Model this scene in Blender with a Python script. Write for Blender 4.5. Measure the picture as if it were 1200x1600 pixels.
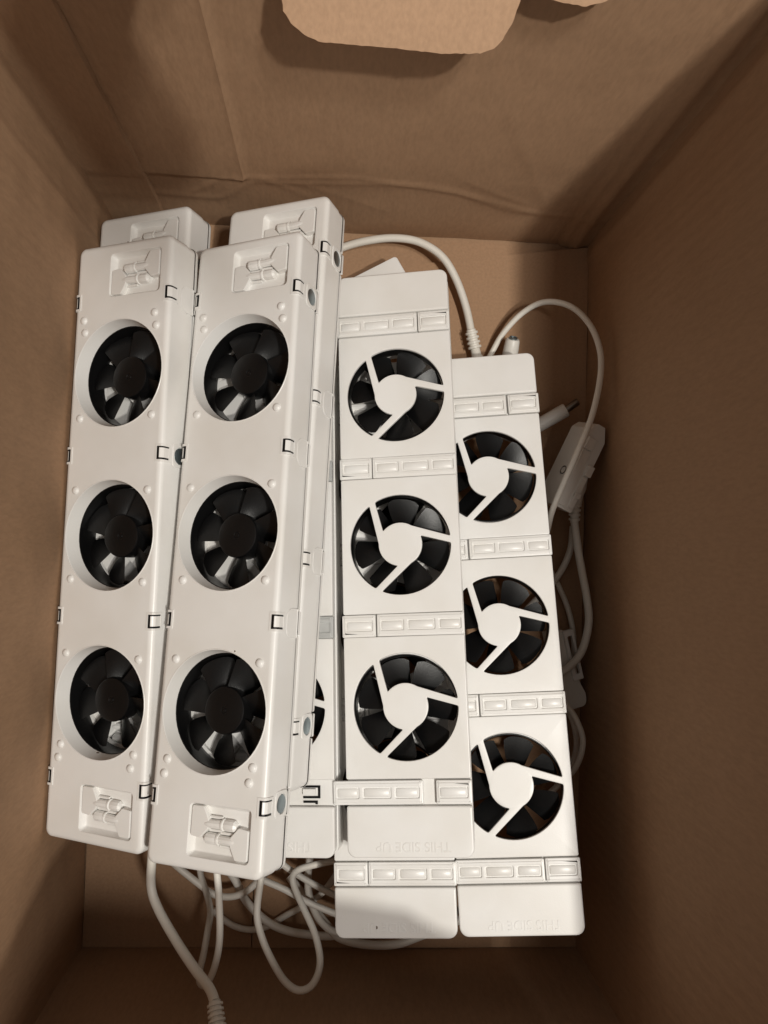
import bpy, bmesh, math, random
from mathutils import Vector, Matrix, noise
from mathutils.geometry import delaunay_2d_cdt
random.seed(7)
R = math.radians
PI = math.pi
MM = 0.001

# ------------------------------------------------------------------ camera, world, lamp, exposure
scene = bpy.context.scene
for o in list(bpy.data.objects):
    bpy.data.objects.remove(o, do_unlink=True)
col = scene.collection

cam_d = bpy.data.cameras.new('camera')
cam = bpy.data.objects.new('camera', cam_d)
col.objects.link(cam)
cam.matrix_world = Matrix(((0.99751, -0.03262, -0.06247, -0.00781),
                           (0.02985, 0.99855, -0.04474, 0.02313),
                           (0.06383, 0.04277, 0.99704, 0.51206),
                           (0, 0, 0, 1)))
cam_d.sensor_fit = 'VERTICAL'
cam_d.sensor_height = 34.6
cam_d.lens = 34.6 * 1200 / 1600
cam_d.clip_start = 0.01
cam_d.clip_end = 100
scene.camera = cam

world = bpy.data.worlds.new('World')
scene.world = world
world.use_nodes = True
bg = world.node_tree.nodes['Background']
bg.inputs['Color'].default_value = (1.0, 0.92, 0.84, 1)
bg.inputs['Strength'].default_value = 0.23

lamp_d = bpy.data.lights.new('ceiling_lamp', 'POINT')
lamp_d.energy = 24
lamp_d.color = (1.0, 0.96, 0.88)
lamp_d.shadow_soft_size = 0.017
lamp = bpy.data.objects.new('ceiling_lamp', lamp_d)
lamp.location = (0.2926, -0.1617, 1.1524)
col.objects.link(lamp)
# a second, larger and softer room lamp above the box
lamp2_d = bpy.data.lights.new('room_lamp', 'POINT')
lamp2_d.energy = 16
lamp2_d.color = (1.0, 0.96, 0.90)
lamp2_d.shadow_soft_size = 0.05
lamp2 = bpy.data.objects.new('room_lamp', lamp2_d)
lamp2.location = (0.27, -0.05, 1.20)
col.objects.link(lamp2)

scene.view_settings.view_transform = 'Standard'
scene.view_settings.look = 'None'
scene.view_settings.exposure = 0.08
scene.view_settings.gamma = 1.0
scene.view_settings.use_curve_mapping = False
scene.render.engine = 'CYCLES'
scene.cycles.max_bounces = 7
scene.cycles.diffuse_bounces = 5
scene.cycles.glossy_bounces = 3

# ------------------------------------------------------------------ materials
def new_mat(name):
    m = bpy.data.materials.new(name)
    m.use_nodes = True
    nt = m.node_tree
    return m, nt, nt.nodes['Principled BSDF']

def plastic(name, colr, rough, speck=True, bump=0.02, spec=0.5):
    m, nt, b = new_mat(name)
    N = nt.nodes; L = nt.links
    tc = N.new('ShaderNodeTexCoord')
    oi = N.new('ShaderNodeObjectInfo')
    add = N.new('ShaderNodeVectorMath'); add.operation = 'ADD'
    L.new(tc.outputs['Object'], add.inputs[0])
    mul = N.new('ShaderNodeMath'); mul.operation = 'MULTIPLY'; mul.inputs[1].default_value = 7.0
    L.new(oi.outputs['Random'], mul.inputs[0]); L.new(mul.outputs[0], add.inputs[1])
    n1 = N.new('ShaderNodeTexNoise'); n1.inputs['Scale'].default_value = 24; n1.inputs['Detail'].default_value = 3
    L.new(add.outputs[0], n1.inputs['Vector'])
    ramp = N.new('ShaderNodeValToRGB')
    ramp.color_ramp.elements[0].position = 0.3; ramp.color_ramp.elements[1].position = 0.62
    c0 = [c * 0.93 for c in colr]
    ramp.color_ramp.elements[0].color = (c0[0], c0[1] * 0.985, c0[2] * 0.96, 1)
    ramp.color_ramp.elements[1].color = (*colr, 1)
    L.new(n1.outputs['Fac'], ramp.inputs['Fac'])
    last = ramp.outputs['Color']
    if speck:
        v = N.new('ShaderNodeTexVoronoi'); v.inputs['Scale'].default_value = 42
        L.new(add.outputs[0], v.inputs['Vector'])
        # only some of the cells hold a speck of dirt
        lt = N.new('ShaderNodeMath'); lt.operation = 'LESS_THAN'; lt.inputs[1].default_value = 0.034
        L.new(v.outputs['Distance'], lt.inputs[0])
        sep = N.new('ShaderNodeSeparateColor'); L.new(v.outputs['Color'], sep.inputs[0])
        gt = N.new('ShaderNodeMath'); gt.operation = 'GREATER_THAN'; gt.inputs[1].default_value = 0.55
        L.new(sep.outputs[0], gt.inputs[0])
        an = N.new('ShaderNodeMath'); an.operation = 'MULTIPLY'
        L.new(lt.outputs[0], an.inputs[0]); L.new(gt.outputs[0], an.inputs[1])
        mx = N.new('ShaderNodeMix'); mx.data_type = 'RGBA'
        mx.inputs['B'].default_value = (0.16, 0.12, 0.09, 1)
        L.new(an.outputs[0], mx.inputs['Factor']); L.new(last, mx.inputs['A'])
        last = mx.outputs['Result']
    L.new(last, b.inputs['Base Color'])
    n2 = N.new('ShaderNodeTexNoise'); n2.inputs['Scale'].default_value = 60; n2.inputs['Detail'].default_value = 2
    L.new(add.outputs[0], n2.inputs['Vector'])
    mr = N.new('ShaderNodeMapRange')
    mr.inputs['To Min'].default_value = rough - 0.07; mr.inputs['To Max'].default_value = rough + 0.09
    L.new(n2.outputs['Fac'], mr.inputs['Value']); L.new(mr.outputs[0], b.inputs['Roughness'])
    n3 = N.new('ShaderNodeTexNoise'); n3.inputs['Scale'].default_value = 1500; n3.inputs['Detail'].default_value = 0
    L.new(tc.outputs['Object'], n3.inputs['Vector'])
    bp = N.new('ShaderNodeBump'); bp.inputs['Strength'].default_value = bump * 6; bp.inputs['Distance'].default_value = 0.0002
    L.new(n3.outputs['Fac'], bp.inputs['Height']); L.new(bp.outputs[0], b.inputs['Normal'])
    b.inputs['Specular IOR Level'].default_value = spec
    return m

def cardboard(name, colr, flute='Z'):
    m, nt, b = new_mat(name)
    N = nt.nodes; L = nt.links
    tc = N.new('ShaderNodeTexCoord')
    big = N.new('ShaderNodeTexNoise'); big.inputs['Scale'].default_value = 5; big.inputs['Detail'].default_value = 3; big.inputs['Roughness'].default_value = 0.62
    L.new(tc.outputs['Object'], big.inputs['Vector'])
    ramp = N.new('ShaderNodeValToRGB')
    e = ramp.color_ramp.elements
    e[0].position = 0.3; e[1].position = 0.72
    e[0].color = (colr[0] * 0.92, colr[1] * 0.91, colr[2] * 0.89, 1)
    e[1].color = (colr[0] * 1.08, colr[1] * 1.08, colr[2] * 1.08, 1)
    L.new(big.outputs['Fac'], ramp.inputs['Fac'])
    fine = N.new('ShaderNodeTexNoise'); fine.inputs['Scale'].default_value = 600; fine.inputs['Detail'].default_value = 2
    mp = N.new('ShaderNodeMapping'); mp.inputs['Scale'].default_value = (1, 1, 0.3)
    L.new(tc.outputs['Object'], mp.inputs['Vector']); L.new(mp.outputs[0], fine.inputs['Vector'])
    fr = N.new('ShaderNodeMapRange'); fr.inputs['From Min'].default_value = 0.3; fr.inputs['From Max'].default_value = 0.7
    fr.inputs['To Min'].default_value = 0.93; fr.inputs['To Max'].default_value = 1.06
    L.new(fine.outputs['Fac'], fr.inputs['Value'])
    mix = N.new('ShaderNodeMix'); mix.data_type = 'RGBA'; mix.blend_type = 'MULTIPLY'; mix.inputs['Factor'].default_value = 1
    L.new(ramp.outputs['Color'], mix.inputs['A']); L.new(fr.outputs[0], mix.inputs['B'])
    L.new(mix.outputs['Result'], b.inputs['Base Color'])
    b.inputs['Roughness'].default_value = 0.82
    b.inputs['Specular IOR Level'].default_value = 0.25
    # corrugation showing through the liner, plus fibres
    wv = N.new('ShaderNodeTexWave'); wv.wave_type = 'BANDS'
    wv.bands_direction = 'X' if flute in ('Z', 'FLOOR') else 'Y'
    wv.inputs['Scale'].default_value = 45; wv.inputs['Distortion'].default_value = 0.6; wv.inputs['Detail'].default_value = 1
    L.new(tc.outputs['Object'], wv.inputs['Vector'])
    am = N.new('ShaderNodeMath'); am.operation = 'MULTIPLY_ADD'; am.inputs[1].default_value = 0.20
    L.new(wv.outputs['Fac'], am.inputs[0])
    m2 = N.new('ShaderNodeMath'); m2.operation = 'MULTIPLY'; m2.inputs[1].default_value = 0.22
    L.new(fine.outputs['Fac'], m2.inputs[0]); L.new(m2.outputs[0], am.inputs[2])
    m3 = N.new('ShaderNodeMath'); m3.operation = 'MULTIPLY_ADD'; m3.inputs[1].default_value = 0.4
    L.new(big.outputs['Fac'], m3.inputs[0]); L.new(am.outputs[0], m3.inputs[2])
    bp = N.new('ShaderNodeBump'); bp.inputs['Strength'].default_value = 0.4; bp.inputs['Distance'].default_value = 0.001
    L.new(m3.outputs[0], bp.inputs['Height']); L.new(bp.outputs[0], b.inputs['Normal'])
    return m

def simple(name, colr, rough, metal=0.0, trans=0.0):
    m, nt, b = new_mat(name)
    b.inputs['Base Color'].default_value = (*colr, 1)
    b.inputs['Roughness'].default_value = rough
    b.inputs['Metallic'].default_value = metal
    b.inputs['Transmission Weight'].default_value = trans
    return m

WHITE = plastic('white_plastic', (0.82, 0.812, 0.795), 0.36)
BLACK = plastic('black_plastic', (0.004, 0.004, 0.0043), 0.36, speck=False, bump=0.03, spec=0.3)
CORD = plastic('cable_plastic', (0.76, 0.73, 0.67), 0.45, speck=False)
GREYW = plastic('grey_white_plastic', (0.74, 0.72, 0.68), 0.42, speck=False)
FROST = simple('frosted_plastic', (0.62, 0.63, 0.62), 0.35, trans=0.35)
STEEL = simple('steel', (0.30, 0.36, 0.39), 0.38, metal=1.0)
DARKM = simple('dark_metal', (0.20, 0.18, 0.16), 0.35, metal=1.0)
KRAFT = cardboard('kraft_cardboard', (0.355, 0.220, 0.132))
KRAFTX = cardboard('kraft_cardboard_side', (0.33, 0.202, 0.119), flute='Y')
KRAFTL = cardboard('kraft_cardboard_light', (0.47, 0.30, 0.19))

# ------------------------------------------------------------------ mesh helpers (millimetres in, metres out)
def finish(bm, name, mat, angle=32, smooth=True, norm=True, weighted=False):
    if norm:
        bmesh.ops.recalc_face_normals(bm, faces=bm.faces)
    bmesh.ops.scale(bm, vec=(MM, MM, MM), verts=bm.verts)
    me = bpy.data.meshes.new(name)
    bm.to_mesh(me); bm.free()
    if smooth:
        for p in me.polygons: p.use_smooth = True
        me.set_sharp_from_angle(angle=R(angle))
        if weighted:
            t = bpy.data.objects.new('normals_source', me); col.objects.link(t)
            w = t.modifiers.new('w', 'WEIGHTED_NORMAL'); w.keep_sharp = True; w.weight = 100
            bpy.context.view_layer.update()
            m2 = bpy.data.meshes.new_from_object(t.evaluated_get(bpy.context.evaluated_depsgraph_get()))
            bpy.data.objects.remove(t, do_unlink=True); bpy.data.meshes.remove(me)
            m2.name = name; me = m2
    me.materials.append(mat)
    return me

def obj(name, me, parent=None, loc=None, rot=None):
    o = bpy.data.objects.new(name, me)
    col.objects.link(o)
    if parent: o.parent = parent
    if loc: o.location = [c * MM for c in loc]
    if rot: o.rotation_euler = rot
    return o

def tag(o, label, cat, group=None):
    o['label'] = label; o['category'] = cat
    if group: o['group'] = group
    return o

def thing(name, label, cat, loc=(0, 0, 0), group=None):
    o = bpy.data.objects.new(name, None)
    o.empty_display_size = 0.01
    col.objects.link(o)
    o.location = [c * MM for c in loc]
    return tag(o, label, cat, group)

def rrect(x0, x1, y0, y1, r, n=6):
    """rounded rectangle, counter-clockwise; r one radius or four (bl, br, tr, tl)"""
    rs = r if isinstance(r, (tuple, list)) else (r,) * 4
    pts = []
    for (cx, cy, a0), rr in zip(((x0, y0, 180), (x1, y0, 270), (x1, y1, 0), (x0, y1, 90)), rs):
        ox = cx + (rr if cx == x0 else -rr); oy = cy + (rr if cy == y0 else -rr)
        for k in range(n + 1):
            a = R(a0 + 90 * k / n)
            pts.append((ox + rr * math.cos(a), oy + rr * math.sin(a)))
    return pts

def circle(cx, cy, r, n=56):
    return [(cx + r * math.cos(2 * PI * k / n), cy + r * math.sin(2 * PI * k / n)) for k in range(n)]

def area2(p):
    return sum(p[i][0] * p[(i + 1) % len(p)][1] - p[(i + 1) % len(p)][0] * p[i][1] for i in range(len(p)))

def inset(poly, d):
    """move each outline point d towards the inside of its polygon"""
    if abs(d) < 1e-9: return list(poly)
    s = 1 if area2(poly) > 0 else -1
    n = len(poly); out = []
    for i in range(n):
        p0, p1, p2 = Vector(poly[i - 1]), Vector(poly[i]), Vector(poly[(i + 1) % n])
        a = (p1 - p0); b = (p2 - p1)
        if a.length < 1e-7: a = b
        if b.length < 1e-7: b = a
        na = Vector((-a.y, a.x)).normalized(); nb = Vector((-b.y, b.x)).normalized()
        v = na + nb
        if v.length < 1e-6: v = na
        v.normalize()
        k = d / max(0.35, v.dot(na)) * s
        out.append((p1.x + v.x * k, p1.y + v.y * k))
    return out

def fillet(poly, rads, n=4):
    """round the corners of a polygon: rads per vertex"""
    out = []; m = len(poly)
    for i in range(m):
        r = rads[i]
        if r <= 0: out.append(poly[i]); continue
        p0, p1, p2 = Vector(poly[i - 1]), Vector(poly[i]), Vector(poly[(i + 1) % m])
        d0 = (p0 - p1); d2 = (p2 - p1)
        t = min(r, d0.length * .45, d2.length * .45)
        a = p1 + d0.normalized() * t; b = p1 + d2.normalized() * t
        for k in range(n + 1):
            f = k / n
            q = a * (1 - f) ** 2 + p1 * 2 * f * (1 - f) + b * f * f
            out.append((q.x, q.y))
    return out

def inside(p, poly):
    x, y = p[0], p[1]; c = False
    j = len(poly) - 1
    for i in range(len(poly)):
        xi, yi = poly[i]; xj, yj = poly[j]
        if (yi > y) != (yj > y) and x < (xj - xi) * (y - yi) / (yj - yi) + xi: c = not c
        j = i
    return c

def fill(bm, loops, z):
    """flat fill between an outline and its holes at height z"""
    vs = []; es = []
    for lp in loops:
        k = len(vs)
        vs += [Vector(p) for p in lp]
        es += [(k + i, k + (i + 1) % len(lp)) for i in range(len(lp))]
    res = delaunay_2d_cdt(vs, es, [], 0, 1e-6)
    bv = [bm.verts.new((v.x, v.y, z)) for v in res[0]]
    for f in res[2]:
        c = sum((res[0][i] for i in f), Vector((0, 0))) / len(f)
        if inside(c, loops[0]) and not any(inside(c, h) for h in loops[1:]):
            try: bm.faces.new([bv[i] for i in f])
            except ValueError: pass

def skirt(bm, rings):
    """rings: list of (loop, z) all of one length"""
    prev = None
    for lp, z in rings:
        cur = [bm.verts.new((p[0], p[1], z)) for p in lp]
        if prev:
            n = len(cur)
            for i in range(n):
                bm.faces.new((prev[i], prev[(i + 1) % n], cur[(i + 1) % n], cur[i]))
        prev = cur

def plate(bm, outer, holes=(), z1=0.0, z0=-2.0, prof=None, hb=0.35, bottom=False, hz0=None):
    """solid sheet with holes; prof: (inset, drop) steps of its outer top edge"""
    prof = prof or ((0.5, 0), (0.15, 0.15), (0, 0.5))
    hp = ((hb, 0), (hb * .3, hb * .3), (0, hb)) if hb > 0 else ((0, 0),)
    hz0 = z0 if hz0 is None else hz0
    fill(bm, [inset(outer, prof[0][0])] + [inset(h, -hp[0][0]) for h in holes], z1)
    skirt(bm, [(inset(outer, a), z1 - d) for a, d in prof] + [(outer, z0)])
    for h in holes:
        skirt(bm, [(inset(h, -a), z1 - d) for a, d in hp] + [(h, hz0)])
    if bottom:
        fill(bm, [outer] + list(holes), z0)
    bmesh.ops.remove_doubles(bm, verts=bm.verts, dist=1e-4)

def lathe(bm, prof, seg=40, cx=0, cy=0):
    """profile of (r, z) turned about the z axis; r 0 closes it"""
    prev = None; made = []
    for r, z in prof:
        if r < 1e-6:
            cur = [bm.verts.new((cx, cy, z))]
        else:
            cur = [bm.verts.new((cx + r * math.cos(2 * PI * k / seg), cy + r * math.sin(2 * PI * k / seg), z)) for k in range(seg)]
        if prev:
            for k in range(seg):
                j = (k + 1) % seg
                if len(prev) == 1 and len(cur) > 1: bm.faces.new((prev[0], cur[k], cur[j]))
                elif len(cur) == 1 and len(prev) > 1: bm.faces.new((prev[k], prev[j], cur[0]))
                elif len(cur) > 1: bm.faces.new((prev[k], prev[j], cur[j], cur[k]))
        prev = cur; made += cur
    return made

def aim(p0, p1):
    d = (Vector(p1) - Vector(p0))
    return Matrix.Translation(Vector(p0)) @ d.to_track_quat('Z', 'Y').to_matrix().to_4x4(), d.length

def lathe_along(bm, p0, p1, prof, seg=24):
    M, ln = aim(p0, p1)
    for v in lathe(bm, prof, seg): v.co = M @ v.co

def spline(pts, step=2.0):
    P = [Vector(p) for p in pts]
    P = [P[0] * 2 - P[1]] + P + [P[-1] * 2 - P[-2]]
    out = []
    for i in range(1, len(P) - 2):
        n = max(2, int((P[i + 1] - P[i]).length / step))
        for k in range(n):
            t = k / n
            out.append(0.5 * ((2 * P[i]) + (-P[i - 1] + P[i + 1]) * t + (2 * P[i - 1] - 5 * P[i] + 4 * P[i + 1] - P[i + 2]) * t * t
                              + (-P[i - 1] + 3 * P[i] - 3 * P[i + 1] + P[i + 2]) * t ** 3))
    out.append(P[-2])
    for _ in range(2):
        out = [out[0]] + [(out[i - 1] + out[i] * 2 + out[i + 1]) / 4 for i in range(1, len(out) - 1)] + [out[-1]]
    return out

def tube(bm, pts, r, seg=14):
    P = spline(pts)
    t = (P[1] - P[0]).normalized()
    nrm = t.orthogonal().normalized()
    rings = []
    for i, p in enumerate(P):
        t = (P[min(i + 1, len(P) - 1)] - P[max(i - 1, 0)]).normalized()
        nrm = (nrm - t * nrm.dot(t)).normalized()
        b = t.cross(nrm)
        rings.append([bm.verts.new(p + (nrm * math.cos(2 * PI * k / seg) + b * math.sin(2 * PI * k / seg)) * r) for k in range(seg)])
    for a, b in zip(rings, rings[1:]):
        for k in range(seg):
            bm.faces.new((a[k], a[(k + 1) % seg], b[(k + 1) % seg], b[k]))
    bm.faces.new(rings[0][::-1]); bm.faces.new(rings[-1])

# ------------------------------------------------------------------ the cardboard box
HX, HY, H = 160.8, 238.9, 320.0
box = thing('cardboard_box', 'deep brown cardboard box seen from above, holding the white fan units', 'box', (0, 0, 0))

def wall_mesh(name, axis, sgn, half, h, deform, mat, thick=5.0):
    """a corrugated wall: inner sheet as a fine grid, pushed about by deform(s, z) -> mm inwards"""
    bm = bmesh.new()
    nx, nz = int(half / 1.1), int(h / 2.2)
    grid = []
    for j in range(nz + 1):
        row = []
        for i in range(nx + 1):
            s = -half + 2 * half * i / nx; z = -3 + (h + 3) * j / nz
            d = deform(s, z)
            if axis == 'Y': co = (s, sgn * (HY - d), z)
            else: co = (sgn * (HX - d), s, z)
            row.append(bm.verts.new(co))
        grid.append(row)
    for j in range(nz):
        for i in range(nx):
            bm.faces.new((grid[j][i], grid[j][i + 1], grid[j + 1][i + 1], grid[j + 1][i]))
    # outer sheet and rim
    e = thick
    def outer(v):
        c = v.co
        return (c.x, sgn * (HY + e), c.z) if axis == 'Y' else (sgn * (HX + e), c.y, c.z)
    top = grid[-1]; ot = [bm.verts.new(outer(v)) for v in top]; ob = [bm.verts.new(outer(v)) for v in grid[0]]
    for i in range(nx):
        bm.faces.new((top[i], top[i + 1], ot[i + 1], ot[i]))
        bm.faces.new((ot[i], ot[i + 1], ob[i + 1], ob[i]))
    return finish(bm, name, mat, angle=40)

def bump(x, c, w):
    return math.exp(-((x - c) / w) ** 2)
def step(x, e, w):
    t = min(1, max(0, (x - e) / w + .5)); return t * t * (3 - 2 * t)
def wob(s, z, k, amp=0.9):
    return amp * noise.noise(Vector((s * .012 + k, z * .012, k * 3.1))) + .35 * amp * noise.noise(Vector((s * .05 + k, z * .05, k)))

CREASES = (((-104, 38), (-80, 62), 1.1, 2.2), ((-80, 62), (-1, 69), 1.2, 2.4), ((-1, 69), (60, 58), 1.3, 2.2), ((60, 58), (112, 38), 1.3, 2.2), ((-60, 66), (-30, 40), .8, 2),
           ((70, 150), (120, 40), .7, 2.6), ((60, 75), (108, 46), .8, 2.0), ((-40, 60), (20, 30), .6, 2.2))
def back_d(s, z):
    d = wob(s, z, 1.3)
    # crumpled fold where the wall turns into the floor
    zc = 62 + 3 * math.sin(s * .03) - 24 * step(s, 70, 70) - 28 * step(-s, 75, 30)
    d += 2.8 * (1 - step(z, zc * .5, zc)) + .5 * bump(z, zc, 3.0)
    # vertical crease left of the middle
    if z > 60: d += 0.9 * bump(s, -68, 1.6) + 1.3 * step(-s, 68, 3)
    # rolled score beside the right corner
    d += 2.2 * bump(s, 151, 4) + 1.6 * step(s, 141, 2)
    # creases pressed into the liner near the floor
    for (x0, z0), (x1, z1), a, w in CREASES:
        L = math.hypot(x1 - x0, z1 - z0); t = ((s - x0) * (x1 - x0) + (z - z0) * (z1 - z0)) / L / L
        if -.05 < t < 1.05:
            q = ((s - x0) * (z1 - z0) - (z - z0) * (x1 - x0)) / L
            d += .42 * a * math.exp(-(q / w) ** 2) * min(1, (t + .05) * 8, (1.05 - t) * 8)
    return d
def left_d(s, z): return wob(s, z, 4.7, 1.3) + 2.0 * bump(s, 228, 5) + 0.8 * bump(s, 205, 3)
def right_d(s, z): return wob(s, z, 8.2, 1.3) + 1.5 * bump(s, 226, 5)
def front_d(s, z): return wob(s, z, 11.9)

obj('back_wall', wall_mesh('back_wall', 'Y', 1, HX + 5, 255, back_d, KRAFT), box)
obj('front_wall', wall_mesh('front_wall', 'Y', -1, HX + 5, H, front_d, KRAFT), box)
obj('left_wall', wall_mesh('left_wall', 'X', -1, HY + 5, H, left_d, KRAFTX), box)
obj('right_wall', wall_mesh('right_wall', 'X', 1, HY + 5, H, right_d, KRAFTX), box)

def sheet(name, pts, z1, z0, mat, parent, sub=6.0, amp=0.5, k=0.0):
    """a flat flap with a little waviness: top sheet gridded by a Delaunay of jittered inner points"""
    bm = bmesh.new()
    bnd = []
    n = len(pts)
    for i in range(n):
        a = Vector(pts[i]); b = Vector(pts[(i + 1) % n]); m = max(1, int((b - a).length / sub))
        bnd += [a.lerp(b, j / m) for j in range(m)]
    xs = [p[0] for p in pts]; ys = [p[1] for p in pts]
    vs = list(bnd); es = [(i, (i + 1) % len(bnd)) for i in range(len(bnd))]
    y = min(ys) + sub
    while y < max(ys):
        x = min(xs) + sub
        while x < max(xs):
            if inside((x, y), pts): vs.append(Vector((x, y)))
            x += sub
        y += sub
    res = delaunay_2d_cdt(vs, es, [], 1, 1e-5)
    f3 = lambda v: z1 + amp * noise.noise(Vector((v.x * .02 + k, v.y * .02, k)))
    bv = [bm.verts.new((v.x, v.y, f3(v))) for v in res[0]]
    for f in res[2]:
        c = sum((res[0][i] for i in f), Vector((0, 0))) / len(f)
        if inside(c, [(p.x, p.y) for p in bnd]): bm.faces.new([bv[i] for i in f])
    up = [bm.verts.new((p.x, p.y, f3(p))) for p in bnd]; lo = [bm.verts.new((p.x, p.y, z0)) for p in bnd]
    for i in range(len(bnd)):
        j = (i + 1) % len(bnd); bm.faces.new((up[i], up[j], lo[j], lo[i]))
    bmesh.ops.remove_doubles(bm, verts=bm.verts, dist=1e-4)
    return obj(name, finish(bm, name, mat, angle=40), parent)

sheet('bottom_panel', [(-HX - 4, -HY - 4), (HX + 4, -HY - 4), (HX + 4, HY + 4), (-HX - 4, HY + 4)], -4.0, -9.0, KRAFT, box, 12)
sheet('bottom_flap', [(-52.6, -HY + .5), (HX - .5, -HY + .5), (HX - .5, 233.5), (41, 215.5), (-52.6, 204.5)], 0, -3.4, KRAFT, box, 8, .5, 2.1)
sheet('bottom_flap', [(-HX + .5, -HY + .5), (-53.4, -HY + .5), (-53.4, 204), (-HX + .5, 190)], -0.9, -3.4, KRAFT, box, 8, .5, 5.6)

def slab(name, M, poly, thick, mat, parent, ragged=0.0, k=0):
    """a loose cardboard piece: outline in its own plane, placed by matrix M (mm), liner on both sides"""
    pts = []
    n = len(poly)
    for i in range(n):
        a = Vector(poly[i]); b = Vector(poly[(i + 1) % n]); m = max(1, int((b - a).length / 1.5))
        for j in range(m):
            p = a.lerp(b, j / m)
            q = Vector((noise.noise(Vector((p.x * .9, p.y * .9, k))), noise.noise(Vector((p.x * .9, p.y * .9, k + 9)))))
            pts.append(tuple(p + q * ragged))
    bm = bmesh.new()
    fill(bm, [pts], 0)
    mid = [(inset(pts, 0.0), 0), (inset(pts, -0.25), -.35), (inset(pts, .55), -.9), (inset(pts, .2), -thick * .5), (inset(pts, .4), -thick + .9), (inset(pts, -.1), -thick + .35), (pts, -thick)]
    skirt(bm, mid)
    fill(bm, [pts], -thick)
    bmesh.ops.remove_doubles(bm, verts=bm.verts, dist=1e-4)
    bm.transform(M)
    return obj(name, finish(bm, name, mat, angle=30), parent)

def frame_matrix(o, x, y):
    x = Vector(x).normalized(); y = Vector(y); z = x.cross(y).normalized(); y = z.cross(x)
    M = Matrix((x, y, z)).transposed().to_4x4(); M.translation = Vector(o); return M

# hand-hole tongue pushed in from the back wall
M = frame_matrix((0, HY - .5, 250), (1, 0, 0), (0, 20, 30))
slab('hand_hole_tongue', M, [(55.5, -1), (54.8, -16.8), (53.4, -24.6), (50.8, -30.4), (48.2, -33.8), (43, -36), (27.9, -37), (10.1, -36.3), (-20.5, -35.8), (-26.1, -33.6),
                            (-31, -30.1), (-33.7, -25.9), (-34.6, -20), (-34.8, -1)], 3.6, KRAFTL, box, 0.35, 3)
M = frame_matrix((0, HY - .5, 256), (1, 0, 0), (0, 10, 19))
slab('torn_lip', M, [(92, -1), (91, -17), (86.6, -19.5), (80.1, -21.6), (71.2, -21), (63.6, -19.6), (60, -16), (60, -1)], 2.2, KRAFTL, box, 0.5, 7)
# the glued joint strips at the back corners
def strip_mesh(name, x0, x1, z0, z1, d0, mat):
    bm = bmesh.new()
    nz = 60; rings = []
    for j in range(nz + 1):
        z = z0 + (z1 - z0) * j / nz
        row = []
        for x, e in ((x0, 0), (x0 + .4, 1), (x1 - .7, 1), (x1, .55), (x1 + .2, 0)):
            xe = x + (.5 * noise.noise(Vector((z * .05, x, 2))) if x > x1 - 1 else 0)
            row.append(bm.verts.new((xe, HY - back_d(xe, z) - d0 * e + .2, z)))
        rings.append(row)
    for a, b in zip(rings, rings[1:]):
        for i in range(4): bm.faces.new((a[i], a[i + 1], b[i + 1], b[i]))
    return finish(bm, name, mat, angle=30)
obj('glue_flap', strip_mesh('glue_flap', -HX - 2, -126, 0, 254, 2.6, KRAFT), box)
# rim flaps added out of frame, shaped to cast the camera holder's shadows
M = frame_matrix((0, -HY, H), (1, 0, 0), (0, 69, 11))
slab('added_shadow_flap', M, [(-108, 0), (-92, 30), (-76, 55), (-64, 67), (-51, 78), (-44, 81), (20, 74), (67, 71.5), (94, 69.5), (99, 66.5), (106, 63), (113, 61), (120, 58), (160, 57), (160, 0)], 4, KRAFT, box, 0.3, 12)
M = frame_matrix((0, HY, 255), (1, 0, 0), (0, -1, 1.25))
s2 = (1 + 1.25 ** 2) ** .5
slab('added_shadow_flap', M, [(x, (HY - y) * s2) for x, y in ((-112, 239), (-103, 188), (-87, 174), (-38, 131), (1, 97), (24, 92), (36, 99), (18, 123), (-13, 149), (-39, 171), (-53, 196), (-52, 239))][::-1], 4, KRAFT, box, 0.3, 15)

# ------------------------------------------------------------------ fan unit meshes
W2, L2, T = 33.0, 163.95, 23.3
FS = 89.42
FLIP = Matrix.Translation((0, 0, -T)) @ Matrix.Rotation(PI, 4, 'Y')     # bottom-face frame -> top-face frame

def housing_mesh():
    bm = bmesh.new()
    out = rrect(-W2, W2, -L2, L2, 4.6, 6)
    holes = [circle(0, v, 30.15) for v in (-FS, 0, FS)]
    emb = [rrect(-9.0, 25.7, s * 145.25 - 12.25, s * 145.25 + 12.25, 2.2, 4) for s in (-1, 1)]
    fill(bm, [inset(out, 3.0)] + [inset(h, -.5) for h in holes] + [inset(h, -.35) for h in emb], 0)
    skirt(bm, [(inset(out, a), z) for a, z in ((3.0, 0), (2.1, -.12), (1.2, -.5), (.5, -1.1), (.12, -1.9), (0, -2.9), (0, -14.1), (.18, -14.25), (.5, -14.4), (.5, -20.3))])
    for h in holes:
        skirt(bm, [(inset(h, -.5), 0), (inset(h, -.28), .22), (inset(h, .05), .2), (inset(h, .3), -.3), (inset(h, 1.5), -8.6)])
    for h in emb:
        skirt(bm, [(inset(h, -.35), 0), (inset(h, -.1), -.1), (inset(h, 0.05), -.4)])
    # deck under the top covers, open at the fans
    fill(bm, [inset(out, .5)] + [circle(0, v, 29) for v in (-FS, 0, FS)], -20.3)
    bmesh.ops.remove_doubles(bm, verts=bm.verts, dist=1e-4)
    bm.transform(FLIP)
    return finish(bm, 'housing', WHITE, angle=28, weighted=True)

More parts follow.
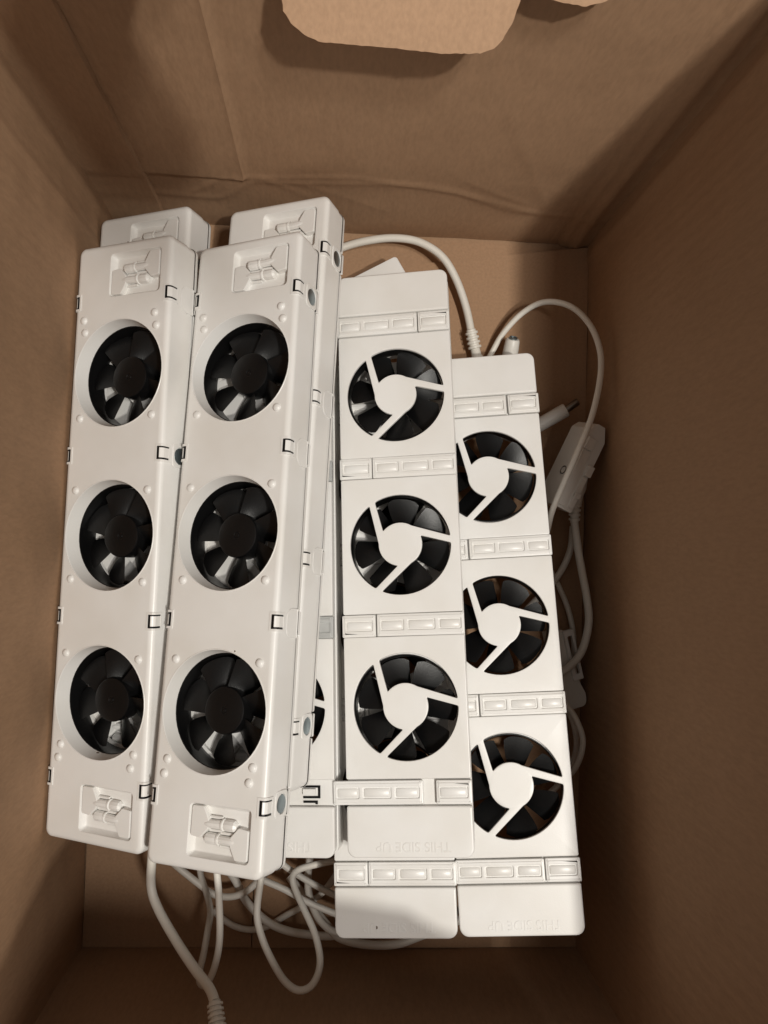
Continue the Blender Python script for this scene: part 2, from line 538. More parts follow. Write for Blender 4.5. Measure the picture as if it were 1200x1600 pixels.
def emblem_mesh(s):
    """recessed square with two small rockets lying head to tail"""
    bm = bmesh.new()
    cx, cy = 8.35, s * 145.25
    o = rrect(cx - 17.35, cx + 17.35, cy - 12.25, cy + 12.25, 2.2, 4)
    skirt(bm, [(inset(o, .02), -.35), (inset(o, .5), -1.8), (inset(o, 1.7), -3.7), (inset(o, 2.1), -3.9)])
    fill(bm, [inset(o, 2.1)], -3.9)
    # outline of a tail plateau and body, in emblem axes (x right, y towards picture top), for the lower emblem
    tail = [(-16.3, 11.2), (-9.4, 11.3), (-6.2, 5.4), (-6.2, 1.4), (-10.6, -3.4), (-16.3, -2.8)]
    for k in (1, -1):
        pl = [(cx + k * x, cy - s * k * (-y) if False else cy + (-s) * k * y) for x, y in tail]
        # s = -1 is the end nearest the picture bottom
        pl = fillet(pl, (1.2, .8, .6, .6, .8, 1.0))
        plate(bm, pl, (), -.3, -3.9, prof=((.4, 0), (.1, .15), (0, .45)))
        ay = cy + (-s) * k * 3.4
        def X(x): return (cx + k * x, ay, -2.5)
        lathe_along(bm, (cx - k * 12, ay, -1.2), (cx + k * 1.2, ay, -2.3), ((0, 0), (.5, 1.6), (1.4, 3.6), (2.1, 6), (2.2, 13), (0, 13.2)), 10)
        lathe_along(bm, X(.6), X(2), ((0, 0), (2.9, 0), (2.95, .9), (2.4, 1.3), (0, 1.3)), 20)
        lathe_along(bm, X(1.6), X(9), ((0, 0), (2.3, 0), (2.8, 1.4), (2.8, 4.4), (2.7, 6.0), (1.6, 7.2), (0, 7.2)), 10)
        for yy in (3.0, -3.0):
            lathe_along(bm, (cx - k * 6.8, ay + yy, -2.8), (cx + k * .4, ay + yy, -2.8), ((0, 0), (.75, .1), (.75, 7), (0, 7.2)), 10)
    bmesh.ops.remove_doubles(bm, verts=bm.verts, dist=1e-5)
    bm.transform(FLIP)
    return finish(bm, 'emblem', WHITE, angle=26, weighted=True)

def grille_hole(k):
    """one of the three swirled openings, in image axes (y down) turned by 120 degrees"""
    Rr, rh = 28.15, 12.2
    def ang(x, y): return math.atan2(y, x)
    a0 = ang(-14.0, -25.0); a1 = ang(27.4, -3.4)
    pts = []; rad = []
    n = 22
    for i in range(n + 1):
        a = a0 + (a1 - a0) * i / n
        pts.append((Rr * math.cos(a), Rr * math.sin(a))); rad.append(1.0 if i in (0, n) else 0)
    h0 = ang(6.6, -10.4); h1 = ang(-10.2, -8.2)
    if h1 > h0: h1 -= 2 * PI
    for i in range(11):
        a = h0 + (h1 - h0) * i / 10
        pts.append((rh * math.cos(a), rh * math.sin(a))); rad.append(1.6 if i == 10 else 0)
    pts = fillet(pts, rad, 4)
    c, s = math.cos(2 * PI * k / 3), math.sin(2 * PI * k / 3)
    return [(x * c - y * s, -(x * s + y * c)) for x, y in pts]

def panel_mesh(half):
    bm = bmesh.new()
    plate(bm, rrect(-W2, W2, -half, half, .9, 3), [grille_hole(k) for k in range(3)], 0, -2.7, prof=((.8, 0), (.25, .18), (0, .7)), hb=.5, hz0=-1.8)
    # back of the sheet, seen through the fan from the other face
    fill(bm, [rrect(-W2 + .2, W2 - .2, -half + .2, half - .2, .9, 3)] + [grille_hole(k) for k in range(3)], -1.8)
    return finish(bm, 'grille_panel', WHITE, angle=28, weighted=True)

def cap_mesh():
    bm = bmesh.new()
    plate(bm, rrect(-W2, W2, -L2, -138.4, (4.8, 4.8, .9, .9), 6), (), 0, -2.7, prof=((1.1, 0), (.55, .12), (.15, .5), (0, 1.2)))
    return finish(bm, 'end_cap', WHITE, angle=28, weighted=True)

LONG = ((-12.4, .6), (2.5, 17.6), (19.5, 31.8)); SHORT = ((-31.4, -16.2),)
def strip_piece_mesh(x0, x1, pockets, name):
    bm = bmesh.new()
    o = rrect(x0, x1, -6.0, 6.0, .5, 3)
    hol = [rrect(a, b, -2.9, 2.9, .8, 3) for a, b in pockets]
    plate(bm, o, hol, .45, -2.5, prof=((1.6, 0), (1.3, .1), (1.15, .42), (.35, .5), (.1, .6), (0, .9)), hb=.3, hz0=-.55)
    for h in hol: fill(bm, [h], -.5)
    return finish(bm, name, WHITE, angle=30, weighted=True)

def ridge_mesh(l):
    """the rounded bar in a pocket"""
    bm = bmesh.new()
    n = 8; rows = []
    for i in range(n + 1):
        a = PI * i / n
        y = 2.35 * math.cos(a); z = -.5 + .95 * math.sin(a) ** .8 if 0 < i < n else -.5
        rows.append([bm.verts.new((x, y * k, -.5 + (z + .5) * k2)) for x, k, k2 in ((-l / 2, .75, 0), (-l / 2 + .25, .9, .6), (-l / 2 + .8, 1, 1), (l / 2 - .8, 1, 1), (l / 2 - .25, .9, .6), (l / 2, .75, 0))])
    for a, b in zip(rows, rows[1:]):
        for i in range(5): bm.faces.new((a[i], a[i + 1], b[i + 1], b[i]))
    return finish(bm, 'ridge', WHITE, angle=40)

def letters_mesh():
    cu = bpy.data.curves.new('lettering', 'FONT')
    cu.body = 'THIS SIDE UP'; cu.align_x = 'CENTER'; cu.align_y = 'CENTER'
    cu.size = 1.0; cu.extrude = 0.03; cu.bevel_depth = 0.012; cu.bevel_resolution = 0
    t = bpy.data.objects.new('lettering_source', cu); col.objects.link(t)
    bpy.context.view_layer.update()
    me = bpy.data.meshes.new_from_object(t.evaluated_get(bpy.context.evaluated_depsgraph_get()))
    bpy.data.objects.remove(t, do_unlink=True)
    xs = [v.co.x for v in me.vertices]
    k = 39.0 / (max(xs) - min(xs)) * MM
    for v in me.vertices: v.co = Vector((v.co.x * k, v.co.y * k, v.co.z * k * 0.5))
    me.name = 'lettering'; me.materials.clear(); me.materials.append(WHITE)
    return me

def fan_frame_mesh():
    bm = bmesh.new()
    lathe(bm, ((29.0, -1.9), (28.5, -1.9), (28.1, -2.4), (27.9, -5), (27.9, -12), (28.2, -14.6), (28.9, -14.9), (29.0, -14.0), (29.0, -1.9)), 64)
    return finish(bm, 'fan', BLACK, angle=35)
def hub_mesh():
    bm = bmesh.new()
    lathe(bm, ((0, -3.2), (11.4, -3.2), (11.8, -3.6), (11.8, -12.9), (11.5, -13.5), (10.8, -13.8), (1.9, -13.8), (1.7, -13.5), (1.2, -13.5), (1.0, -13.8), (0, -13.9)), 48)
    return finish(bm, 'hub', BLACK, angle=30)
def blade_mesh():
    bm = bmesh.new()
    ns, nt = 8, 7; g = []
    for side in (0, 1):
        gg = []
        for i in range(ns + 1):
            s = i / ns; r = 11.3 + s * 15.9
            dth = R(47.5 - 9 * s); row = []
            for j in range(nt + 1):
                t = j / nt - .5
                rr = r - (1.4 * (abs(t) * 2) ** 4 if i == ns else 0)     # rounded outer corners
                th = R(10) * s + dth * t - R(7) * s * s
                z = -8.6 + 7.6 * t * (1 - .18 * s) + 1.3 * (t * t - .25)
                z += (.38 if side else -.38) * (1 - .7 * (abs(t) * 2) ** 3)
                row.append(bm.verts.new((rr * math.cos(th), rr * math.sin(th), z)))
            gg.append(row)
        g.append(gg)
    for gg in g:
        for i in range(ns):
            for j in range(nt): bm.faces.new((gg[i][j], gg[i + 1][j], gg[i + 1][j + 1], gg[i][j + 1]))
    a, b = g
    for j in range(nt): bm.faces.new((a[ns][j], a[ns][j + 1], b[ns][j + 1], b[ns][j]))
    for i in range(ns):
        bm.faces.new((a[i][0], a[i + 1][0], b[i + 1][0], b[i][0])); bm.faces.new((a[i][nt], a[i + 1][nt], b[i + 1][nt], b[i][nt]))
    return finish(bm, 'blade', BLACK, angle=50)

def stud_mesh():
    bm = bmesh.new()
    lathe(bm, ((2.35, -.05), (2.2, .12), (2.05, .55), (1.5, 1.05), (.8, 1.3), (0, 1.38)), 20)
    return finish(bm, 'stud', WHITE, angle=60)

def clip_mesh():
    """latch window on the long edge: a raised frame that wraps from face to side (built for the +x edge, bottom frame)"""
    bm = bmesh.new()
    def prism(prof, y0, y1):
        n = len(prof)
        a = [bm.verts.new((x, y0, z)) for x, z in prof]; b = [bm.verts.new((x, y1, z)) for x, z in prof]
        for i in range(n): bm.faces.new((a[i], a[(i + 1) % n], b[(i + 1) % n], b[i]))
        bm.faces.new(a[::-1]); bm.faces.new(b)
    full = ((28.7, -.3), (28.7, .35), (31.3, .35), (32.4, .05), (33.2, -.8), (33.5, -1.9), (33.5, -6.6), (32.5, -6.6), (32.4, -2.4), (31.6, -.8))
    prism(full, -4.75, -3.55); prism(full, 3.55, 4.75)
    prism(((28.7, -.3), (28.7, .35), (29.75, .35), (29.75, -.3)), -3.55, 3.55)
    prism(((33.5, -5.6), (33.5, -6.6), (32.5, -6.6), (32.5, -5.6)), -3.55, 3.55)
    # tongue inside the window
    prism(((31.35, -.8), (31.35, .2), (31.6, .16), (32.6, -.5), (33.3, -1.7), (33.3, -5.6), (32.5, -5.6), (32.4, -2.2)), -2.55, 2.75)
    return finish(bm, 'edge_clip', WHITE, angle=30, weighted=True)
def clip_slot_mesh():  # solid black filler, paints the darkness of the open slot
    bm = bmesh.new()
    prof = ((29.7, -.4), (29.7, .06), (31.4, .05), (32.55, -.65), (33.12, -1.8), (33.12, -5.65), (32, -5.65), (31, -1.5))
    a = [bm.verts.new((x, -3.6, z)) for x, z in prof]; b = [bm.verts.new((x, 3.6, z)) for x, z in prof]
    n = len(prof)
    for i in range(n): bm.faces.new((a[i], a[(i + 1) % n], b[(i + 1) % n], b[i]))
    bm.faces.new(a[::-1]); bm.faces.new(b)
    return finish(bm, 'slot_dark_fill', BLACK, smooth=False)

def side_place(bm):
    """from a drawing plane (x along the unit, y depth below the face) to the +x side in the bottom frame"""
    M = Matrix(((0, 0, 1, W2), (1, 0, 0, 0), (0, -1, 0, 0), (0, 0, 0, 1)))
    bm.transform(M)
def pocket_mesh():
    bm = bmesh.new()
    o = rrect(-7.4, 7.4, 9.4, 20.2, (4.8, 4.8, .6, .6), 8)
    plate(bm, o, (), .16, -.8, prof=((.35, 0), (.1, .08), (0, .3)))
    lip = o
    skirt(bm, [(inset(lip, .02), .1), (inset(lip, .0), .36), (inset(lip, .35), .36), (inset(lip, .5), .1)])
    side_place(bm)
    return finish(bm, 'magnet_pocket', WHITE, angle=30, weighted=True)
def socket_mesh():
    bm = bmesh.new()
    o = rrect(-6.4, 6.4, 9.0, 20.4, 2.6, 6)
    plate(bm, o, [circle(0, 14.9, 4.75, 32)], .45, -.8, prof=((.4, 0), (.1, .1), (0, .4)), hb=.25, hz0=-.6)
    side_place(bm)
    return finish(bm, 'magnet_socket', WHITE, angle=30, weighted=True)
def magnet_mesh():
    bm = bmesh.new()
    lathe(bm, ((0, .2), (3.9, .2), (4.3, .05), (4.55, -.3), (4.55, -.6)), 32, 0, 14.9)
    side_place(bm)
    return finish(bm, 'magnet', STEEL, angle=30)

ME = dict(housing=housing_mesh(), emb={s: emblem_mesh(s) for s in (-1, 1)}, mid=panel_mesh(38.3), end=panel_mesh(37.15), cap=cap_mesh(),
          long=strip_piece_mesh(-14.2, 33.4, LONG, 'clip_strip'), short=strip_piece_mesh(-33.4, -14.9, SHORT, 'clip_strip'),
          ridge={}, letters=letters_mesh(), fan=fan_frame_mesh(), hub=hub_mesh(), blade=blade_mesh(), stud=stud_mesh(),
          clip=clip_mesh(), slot=clip_slot_mesh(), pocket=pocket_mesh(), socket=socket_mesh(), magnet=magnet_mesh())
for a, b in LONG + SHORT: ME['ridge'][(a, b)] = ridge_mesh(b - a - 1.2)
def recol(me, mat):
    c = me.copy(); c.materials.clear(); c.materials.append(mat); return c
FROSTED = {k: recol(ME[k], FROST) for k in ('long', 'short')}

def channel_detail_mesh():
    """latch tongue and black slots in an uncovered strip channel"""
    bm = bmesh.new()
    bmesh.ops.create_cube(bm, size=1, matrix=Matrix.Translation((0, .4, -2.2)) @ Matrix.Diagonal((7, 3.0, 1.6, 1)))
    return finish(bm, 'latch_tongue', WHITE, angle=30)
def channel_slot_mesh():
    bm = bmesh.new()
    o = [(5.8, 3.6), (-3.5, 3.6), (-3.5, 2.5), (4.6, 2.5), (4.6, -1.8), (-3.5, -1.8), (-3.5, -2.9), (5.8, -2.9)]
    plate(bm, o, (), -2.45, -3.0, prof=((0, 0),), bottom=True)
    return finish(bm, 'channel_slot', BLACK, smooth=False)
def lower_slot_mesh():
    bm = bmesh.new()
    plate(bm, [(4.4, -4.1), (4.4, -5.9), (3.2, -5.9), (3.2, -5.2), (-3.4, -5.2), (-3.4, -4.1)], (), -2.4, -3.0, prof=((0, 0),), bottom=True)
    return finish(bm, 'lower_slot', BLACK, smooth=False)
CH = channel_detail_mesh(), channel_slot_mesh(), lower_slot_mesh()

def channel(u, v):
    for x in (-20, 19):
        t = obj('latch_tongue', CH[0], u, (x, -v, 0)); obj('channel_slot', CH[1], t); obj('lower_slot', CH[2], t)

def pose(loc, x, y, z, down):
    M = Matrix((x, y, z)).transposed().to_4x4()
    M.translation = Vector(loc) * MM
    if down:
        F = FLIP.copy(); F.translation = F.translation * MM
        M = M @ F.inverted()
    return M

VS = (-131.6, -44.5, 44.5, 131.6)          # strip rows, image-down
def fan_unit(label, ps, down=False, strips='RLLR', fan_rot=(0, 0, 0), slide=0.0, missing=(), frosted=(), magnets=(0, 3), text=True, group=None):
    u = thing('fan_unit', label, 'radiator fan', group=group)
    u.matrix_world = pose(*ps, down)
    obj('housing', ME['housing'], u)
    for s in (-1, 1): obj('emblem', ME['emb'][s], u)
    obj('end_cap', ME['cap'], u)
    c2 = obj('end_cap', ME['cap'], u, rot=(0, 0, PI))
    if text:
        o = obj('lettering', ME['letters'], u, (1.8, -158.3, 0.02), (0, 0, PI))
    for k, v in enumerate((-FS, 0, FS)):
        if v == 0: obj('grille_panel', ME['mid'], u)
        else: obj('grille_panel', ME['end'], u, (0, -math.copysign(87.75, v), 0))
        f = obj('fan', ME['fan'], u, (0, -v, 0), (0, 0, 0))
        rot = fan_rot[k]
        obj('hub', ME['hub'], f)
        for b in range(7): obj('blade', ME['blade'], f, None, (0, 0, rot + 2 * PI * b / 7))
    for i, v in enumerate(VS):
        if i in missing:
            channel(u, v); continue
        turn = strips[i] == 'R'
        for kind, pk in (('long', LONG), ('short', SHORT)):
            dx = slide if (i == 3 and kind == 'long') else 0
            src = FROSTED if i in frosted else ME
            s = obj('clip_strip', src[kind], u, (dx + random.uniform(-.25, .25), -v, random.uniform(-.05, .1)), (0, 0, (PI if turn else 0) + random.uniform(-.004, .004)))
            if not down and i not in frosted:
                for a, b in pk: obj('ridge', ME['ridge'][(a, b)], s, ((a + b) / 2, 0, 0))
        if slide and i == 3:
            channel(u, v)
    if down:
        F = FLIP
        for v0 in (-FS, 0, FS):
            for sx in (-1, 1):
                for sy in (-1, 1):
                    p = F @ Vector((sx * 24.8, -v0 + sy * 24.5, 0)); obj('stud', ME['stud'], u, p, (0, PI, 0))
        for sy in (-1, 1):
            for x in (-26.0, 23.3):
                p = F @ Vector((x, sy * 121, 0)); obj('stud', ME['stud'], u, p, (0, PI, 0))
        # edge clips and magnet seats: on the picture-right side rot (0,pi,0), on the other (pi,0,0)
        for side, rot in ((1, (0, PI, 0)), (-1, (PI, 0, 0))):
            for i, v in enumerate(VS):
                y = -v + (-.3 if abs(v) < 100 else 0)
                c = obj('edge_clip', ME['clip'], u, (0, y, -T), rot)
                obj('slot_dark_fill', ME['slot'], c)
                if i in magnets:
                    s = obj('magnet_socket', ME['socket'], u, (0, y, -T), rot); obj('magnet', ME['magnet'], s)
                else:
                    obj('magnet_pocket', ME['pocket'], u, (0, y, -T), rot)
    return u

POSES = {
'C':((28.51, 24.76, 85.46),(0.97956, 0.07683, 0.18592),(-0.04812, 0.98686, -0.15424),(-0.19533, 0.14214, 0.97038)),
'R':((87.69, -19.55, 75.02),(0.98501, 0.08865, 0.14798),(-0.06411, 0.98453, -0.16306),(-0.16015, 0.15113, 0.97546)),
'L2':((-63.49, 27.92, 112.88),(0.89798, 0.04202, 0.43802),(0.01807, 0.99107, -0.13213),(-0.43966, 0.12656, 0.8892)),
'L1':((-130.49, 24.81, 87.22),(0.89671, 0.00963, 0.44251),(0.00241, 0.99964, -0.02664),(-0.4426, 0.02495, 0.89637)),
'L4':((-51.95, 59.41, 87.01),(0.90643, 0.02508, 0.42162),(0.02737, 0.99265, -0.11788),(-0.42148, 0.11839, 0.89908)),
'B':((-41.43, 19.27, 71.05),(0.97396, 0.0762, 0.21354),(-0.04162, 0.98592, -0.16198),(-0.22287, 0.14887, 0.96341)),
'D':((24.26, -24.71, 67.06),(0.98568, 0.07067, 0.15308),(-0.04593, 0.98613, -0.15951),(-0.16223, 0.1502, 0.97525)),
'L3':((-130.31, 58.31, 54.68),(0.91401, 0.0241, 0.40498),(0.00066, 0.99815, -0.06088),(-0.4057, 0.05591, 0.91229)),
}
GRP = 'fan units piled in the box'
fan_unit('white fan unit lying grille side up in the middle, a swirled grille over each fan', POSES['C'], strips='RLLR', fan_rot=(.2, .55, .9), slide=-6.6, group=GRP)
fan_unit('white fan unit at the right of the pile, grilles up, beside the right wall', POSES['R'], strips='RLLR', fan_rot=(.5, .1, .35), group=GRP)
fan_unit('white fan unit, fan openings up, second from the left, on top with a cable below', POSES['L2'], down=True, fan_rot=(.3, .18, .22), group=GRP)
fan_unit('leftmost white fan unit, fan openings up, leaning on the left box wall', POSES['L1'], down=True, fan_rot=(.05, .4, .65), magnets=(1,), group=GRP)
fan_unit('white fan unit mostly hidden under the open-faced one, its long right side showing', POSES['L4'], down=True, fan_rot=(.1, .2, .3), group=GRP)
fan_unit('white fan unit mostly hidden left of the middle one, missing its lower cover strip', POSES['B'], strips='RLLR', missing=(3,), frosted=(1, 2), fan_rot=(.3, .2, .6), group=GRP)
fan_unit('white fan unit under the middle one, only its shaded lower end showing', POSES['D'], strips='RLLL', fan_rot=(.3, .2, .6), group=GRP)
fan_unit('white fan unit in the back left corner, only its far end showing', POSES['L3'], down=True, fan_rot=(.1, .3, .6), group=GRP)

# ------------------------------------------------------------------ cables and plugs
def ribs(bm, p0, p1, r0, r1, n, ln):
    """grooved strain relief between p0 and p1"""
    prof = [(0, 0), (r0 * .8, 0)]
    for k in range(n):
        a = ln * k / n; r = r0 + (r1 - r0) * k / n
        prof += [(r * .74, a + .02), (r * .74, a + ln / n * .42), (r, a + ln / n * .48), (r * 1.02, a + ln / n * .72), (r, a + ln / n * .95), (r * .74, a + ln / n)]
    prof += [(r1 * .8, ln + .05), (0, ln + .06)]
    lathe_along(bm, p0, p1, prof)

def run_on(pts, a, b):
    """carry the ends of a cable on under the units"""
    P = [Vector(p) for p in pts]
    if a: P.insert(0, P[0] + (P[0] - P[1]).normalized() * a + Vector((0, 0, -a * .12)))
    if b: P.append(P[-1] + (P[-1] - P[-2]).normalized() * b + Vector((0, 0, -b * .12)))
    for p in P: p.z = max(p.z, r_floor)
    return P
r_floor = 3.0

def cable(label, pts, r, relief=None, jack=None, mat=CORD, ext=(0, 0)):
    pts = run_on(pts, *ext)
    if not relief and not jack:
        bm = bmesh.new(); tube(bm, pts, r)
        return tag(obj('power_cable', finish(bm, 'power_cable', mat, angle=60)), label, 'cable', 'cables in the box')
    t = thing('power_cable', label, 'cable', group='cables in the box')
    bm = bmesh.new(); tube(bm, pts, r)
    obj('cord', finish(bm, 'cord', mat, angle=60), t)
    if relief:
        p0, p1, r0, r1, n = relief
        bm = bmesh.new(); ribs(bm, p0, p1, r0, r1, n, (Vector(p1) - Vector(p0)).length)
        obj('strain_relief', finish(bm, 'strain_relief', mat, angle=40), t)
    if jack:
        p0, p1, r0, r1 = jack
        ln = (Vector(p1) - Vector(p0)).length
        bm = bmesh.new(); lathe_along(bm, p0, p1, ((0, 0), (r0 * .85, 0), (r0, .8), (r0 * 1.03, ln * .25), (r1, ln * .5), (r1, ln - .8), (r1 - .7, ln), (0, ln)))
        obj('jack_body', finish(bm, 'jack_body', mat, angle=40), t)
    return t

cable('thick white cable with ribbed strain relief running down to the front box edge',
      [(-105.2,-153.1,62.0),(-105.1,-172.6,62.0),(-99.8,-183.1,66.0),(-87.0,-194.6,78.0),(-73.9,-202.5,92.0),(-64.2,-205.6,104.0),(-60.3,-208.0,112.0)], 2.6, ext=(45, 0),
      relief=((-60.6, -207.6, 111.4), (-57.6, -216.3, 118.6), 3.9, 4.4, 5), jack=((-57.6, -216.3, 118.6), (-53.4, -229, 128), 4.4, 4.8))
cable('thin white cable hanging in a narrow loop below the lower rocket emblem',
      [(-67.5,-155.2,74.0),(-65.4,-172.5,74.0),(-64.1,-196.7,74.0),(-66.6,-212.2,74.0),(-70.4,-220.8,72.0),(-74.5,-224.5,66.0),(-77.0,-223.2,58.0),(-76.1,-216.7,50.0),(-75.5,-206.3,40.0),(-75.5,-200.7,32.0),(-78.8,-194.4,25.0),(-84.0,-184.2,20.0),(-86.6,-174.9,16.0)], 1.95, ext=(45, 40))
cable('white cable making the large U-shaped loop at the front of the box',
      [(-43.6,-163.5,60.0),(-43.8,-169.5,62.0),(-45.1,-186.3,64.0),(-41.5,-197.9,68.0),(-34.7,-209.3,72.0),(-27.4,-218.3,75.0),(-19.8,-222.8,76.0),(-13.1,-220.8,76.0),(-9.3,-215.0,74.0),(-8.5,-207.8,70.0),(-12.2,-198.2,62.0),(-18.4,-189.6,54.0),(-24.8,-180.6,46.0),(-26.9,-173.6,44.0),(-22.4,-170.0,44.0),(-7.9,-166.3,44.0),(-0.7,-164.9,44.0)], 2.0, ext=(45, 35))
cable('thick white cable sweeping right across the shaded floor to the lower fan unit',
      [(-69.7,-181.8,12.0),(-63.2,-190.9,12.0),(-56.6,-203.1,12.0),(-43.9,-215.2,12.0),(-31.3,-221.3,12.0),(-15.8,-224.1,12.0),(1.4,-224.5,12.0),(16,-216,12),(28,-200,12)], 2.5, ext=(45, 0))
cable('white cable sagging in a shallow arc just below the open-faced fan unit',
      [(-98.5,-177.8,22.0),(-93.8,-181.5,22.0),(-83.0,-189.7,22.0),(-75.3,-194.9,22.0),(-64.8,-196.3,22.0),(-55.9,-193.3,22.0),(-49.3,-187.4,22.0),(-45.7,-183.6,22.0)], 2.1, ext=(40, 40))
cable('white cable running straight right and down behind the U-shaped loop',
      [(-47.8,-180.1,32.0),(-43.3,-182.3,32.0),(-31.2,-187.4,32.0),(-19.1,-194.0,32.0),(-8.5,-198.4,32.0),(0.6,-202.0,32.0)], 2.0, ext=(40, 35))
cable('white cable lying on the floor, dipping then rising to the right',
      [(-78.1,-212.4,3.0),(-74.0,-217.0,3.0),(-64.5,-223.1,3.0),(-53.5,-225.5,3.0),(-42.7,-223.2,3.0),(-32.0,-216.2,4.0),(-22.7,-210.4,6.0),(-10.4,-202.6,6.0),(-2.8,-193.3,6.0),(0.2,-188.7,6.0)], 2.0, ext=(0, 40))
cable('short white cable crossing through the top of the U-shaped loop',
      [(-34.5,-168.1,38.0),(-31.4,-171.0,38.0),(-22.4,-176.8,38.0),(-11.9,-182.6,38.0),(0.1,-188.4,38.0)], 1.9, ext=(40, 35))
cable('white cable curving down to the left edge of the lowest fan unit',
      [(-17.1,-173.7,24.0),(-17.6,-179.7,24.0),(-17.2,-191.6,24.0),(-13.8,-202.1,24.0),(-8.2,-211.0,24.0),(1.2,-217.5,23.0),(14,-214,20),(26,-202,16)], 2.3, ext=(45, 0))
cable('white cable peeking out under the front end of the lowest fan unit',
      [(-6,-215,16),(0.9,-221.8,18.0),(9.0,-225.2,18.0),(23.2,-227.6,18.0),(39.4,-227.0,18.0),(51.4,-223.1,18.0)], 2.6, ext=(35, 35))
cable('thick cream cable arching over the lit floor at the back, ending in fins',
      [(-21.9,215.7,5.0),(-7.1,222.3,7.0),(7.6,225.8,10.0),(24.4,227.3,13.0),(41.3,224.8,15.0),(56.4,216.2,15.0),(66.5,202.4,13.0),(74.2,184.0,11.0),(78.7,166.3,10.0)], 2.6, ext=(35, 0),
      relief=((77.6, 168.5, 12.5), (81.0, 156.5, 10.5), 4.2, 4.6, 4), jack=((80.9, 157, 10.6), (86, 139, 8), 3.2, 5.6))
cable('thin white cable in a tall arc by the right wall, lying over the connector box',
      [(87.6,144.6,7.0),(93.6,156.3,8.0),(99.0,166.7,12.0),(109.7,178.7,20.0),(121.8,183.8,30.0),(135.6,178.8,40.0),(145.9,166.2,47.0),(151.4,149.0,52.0),(150.7,130.1,56.0),(145.6,106.1,57.0),(138.7,86.5,55.0),(130.4,64.3,51.0),(125.1,47.4,46.0),(125.8,35.8,34.0)], 1.9, ext=(25, 30))
cable('thick white cable hanging from a ribbed jack along the right wall',
      [(147.5,43.3,20.0),(150.0,20.2,24.0),(154.2,-6.2,28.0),(155.6,-22.5,28.0),(151.7,-41.1,26.0),(143.2,-52.5,22.0),(133.8,-58.7,20.0)], 2.5, ext=(0, 30),
      relief=((147.5, 42.3, 20), (147.4, 54.5, 21.6), 3.6, 4.2, 4), jack=((147.4, 54.3, 21.6), (149.2, 75, 24.3), 4.2, 5.6))
cable('dim white cable bending left below the ribbed jack',
      [(149.8,40.4,10.0),(148.8,26.3,10.0),(144.7,14.7,10.0),(138.8,4.8,10.0),(131.2,-3.8,10.0)], 2.2, ext=(0, 35))
cable('thin dim cable on the floor behind the hanging thick cable',
      [(137.0,8.9,7.0),(142.8,-1.6,7.0),(148.3,-14.2,7.0),(152.1,-28.9,7.0),(153.2,-43.7,7.0)], 1.8, ext=(30, 25))
cable('outer of two thin white cable arcs low beside the right fan unit',
      [(139.5,-72.2,30.0),(144.5,-78.0,34.0),(148.9,-87.4,36.0),(150.7,-95.3,36.0),(149.5,-105.7,34.0),(146.5,-114.8,30.0),(141.7,-122.0,26.0)], 1.9, ext=(30, 30))
cable('inner of two thin white cable arcs low beside the right fan unit',
      [(145.3,-77.4,18.0),(149.5,-87.1,20.0),(151.8,-99.3,20.0),(151.0,-110.1,18.0),(146.7,-118.9,16.0)], 1.8, ext=(30, 30))

# round power plug with a dark metal tip
t = thing('power_plug', 'white barrel plug with dark metal tip pointing at the right wall', 'plug')
bm = bmesh.new(); lathe_along(bm, (116, 101.3, 11), (141.5, 116.7, 18), ((0, 0), (4.6, 0), (4.6, 12), (4.7, 29.6), (4.3, 30.4), (2.9, 30.5), (0, 30.5)), 28)
obj('plug_body', finish(bm, 'plug_body', GREYW), t)
bm = bmesh.new(); lathe_along(bm, (141, 116.3, 17.8), (148.3, 121.9, 20.2), ((0, 0), (2.5, 0), (2.5, 9.3), (2.2, 9.8), (1.3, 9.8), (1.2, 6), (0, 6)), 24)
obj('plug_tip', finish(bm, 'plug_tip', DARKM), t)
# socket end behind the right unit
t = thing('cable_socket', 'white cable socket with a metal rim behind the right fan unit', 'socket')
bm = bmesh.new(); lathe_along(bm, (102.8, 140, 9), (104, 161, 21.5), ((0, 0), (5.0, 0), (5.0, 18), (4.6, 23.5), (4.0, 24.6), (2.6, 24.6), (0, 22)), 28)
obj('socket_body', finish(bm, 'socket_body', GREYW), t)
bm = bmesh.new(); lathe_along(bm, (103.9, 159.3, 20.5), (104.1, 162.6, 22.4), ((2.4, 0), (2.9, 3.2), (2.5, 3.6), (2.0, 3.4), (1.9, 0)), 24)
obj('metal_rim', finish(bm, 'metal_rim', STEEL), t)

# adapter block behind the middle unit: only a corner shows
t = thing('plug_adapter', 'white plug adapter block poking out behind the middle fan unit', 'adapter')
ang = math.atan2(.50, .87)
t.matrix_world = Matrix.Translation(Vector((25.6, 211.5, 24)) * MM) @ Matrix.Rotation(ang, 4, 'Z') @ Matrix.Rotation(R(-7), 4, 'X')
bm = bmesh.new(); plate(bm, rrect(-40, 0, -24, 0, 2.2, 5), (), 0, -14, prof=((.9, 0), (.3, .25), (0, .9)))
obj('lid', finish(bm, 'lid', WHITE, weighted=True), t)
bm = bmesh.new(); plate(bm, rrect(-39.4, -.6, -23.4, -.6, 2, 5), (), -14.5, -23, prof=((.3, 0), (0, .3)), bottom=True)
obj('case', finish(bm, 'case', WHITE), t)

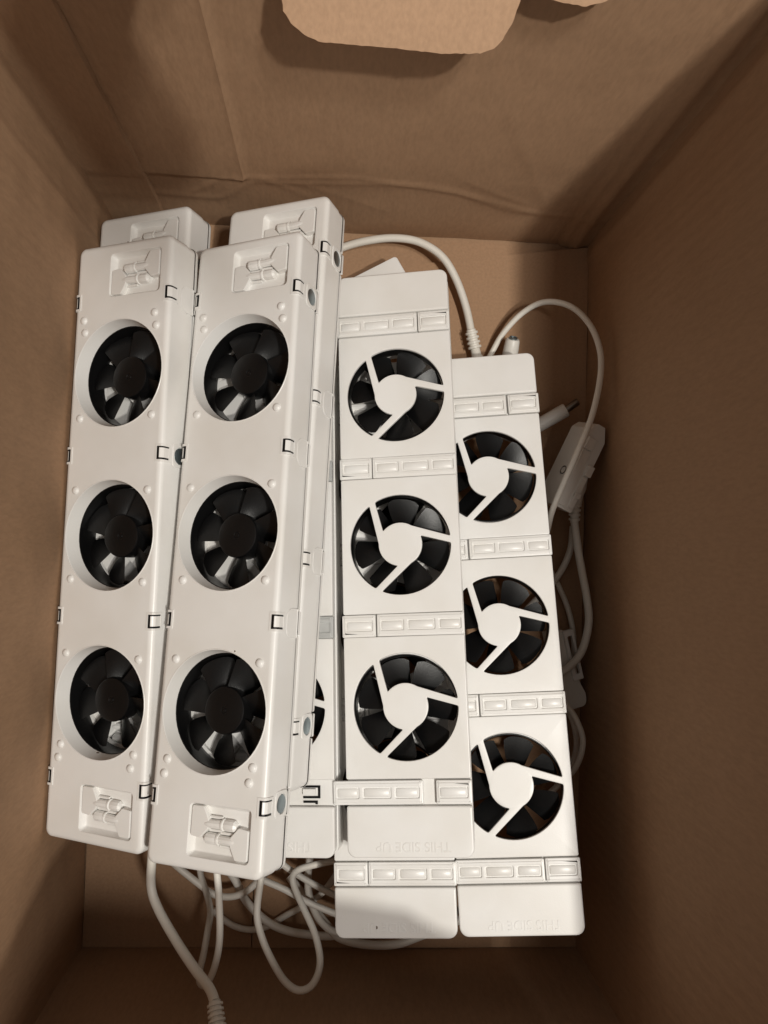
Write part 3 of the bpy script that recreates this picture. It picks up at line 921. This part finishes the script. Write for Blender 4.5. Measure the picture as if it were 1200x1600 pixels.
# connector box beside the right wall, with the thin cable lying on it
def connector(label, origin, yaw, roll, pitch=0.0):
    t = thing('connector_box', label, 'connector')
    t.matrix_world = Matrix.Translation(Vector(origin) * MM) @ Matrix.Rotation(yaw, 4, 'Z') @ Matrix.Rotation(pitch, 4, 'X') @ Matrix.Rotation(roll, 4, 'Y')
    bm = bmesh.new()
    plate(bm, fillet([(-7, -30), (9.4, -30), (9.4, 21), (4, 30), (-3, 30), (-7, 25)], (.6, .6, .8, .8, 1, .8)), (), 0, -22, prof=((.4, 0), (.1, .1), (0, .4)), bottom=True)
    obj('case', finish(bm, 'case', GREYW, weighted=True), t)
    for x0, x1, y0, y1, h in ((-5.8, 1.2, 12, 20, 1.6), (-5.8, 1.2, -28, 11.2, 1.1), (4.4, 9.6, -4, 3.5, 2.2), (4.2, 8.6, -27, -5, 1.2), (4.2, 9.4, -20, -16, 2.0)):
        bm = bmesh.new(); plate(bm, rrect(x0, x1, y0, y1, .6, 3), (), h, -.4, prof=((.35, 0), (.1, .1), (0, .35)))
        obj('cover_plate', finish(bm, 'cover_plate', GREYW, weighted=True), t)
    for y in (-6,):
        bm = bmesh.new(); lathe(bm, ((3.0, -.3), (3.0, .4), (2.6, .55), (2.2, .1), (1.9, -1.2), (0, -1.2)), 24)
        o = obj('terminal', finish(bm, 'terminal', DARKM), t, (-7, y, -8), (0, -PI / 2, 0))
    return t
connector('white connector box tilted against the right wall under the thin cable', (143.5, 76, 45), math.atan2(-(145.2 - 123), 100.5 - 50), R(20), R(5)).scale = (.86, .95, .95)
t = thing('connector_box', 'small pale connector with an open clip, wedged low by the right wall', 'connector')
t.matrix_world = Matrix.Translation(Vector((147.5, -52, 16)) * MM) @ Matrix.Rotation(R(14), 4, 'Z') @ Matrix.Rotation(R(12), 4, 'Y')
bm = bmesh.new(); plate(bm, fillet([(-8, -27), (6, -27), (8, -20), (5.5, -12), (3, 8), (1, 25), (-8, 25)], (2, 3, 3, 2, 2, 1, 1)), (), 0, -12, prof=((.8, 0), (.25, .2), (0, .8)), bottom=True)
obj('case', finish(bm, 'case', GREYW, weighted=True), t)
bm = bmesh.new(); plate(bm, rrect(0, 7.4, -9, 24, .8, 3), [rrect(2.2, 5.6, -5, 20, .6, 3)], 2.2, -.2, prof=((.3, 0), (0, .3)), hb=.2)
obj('clip_frame', finish(bm, 'clip_frame', WHITE, weighted=True), t)
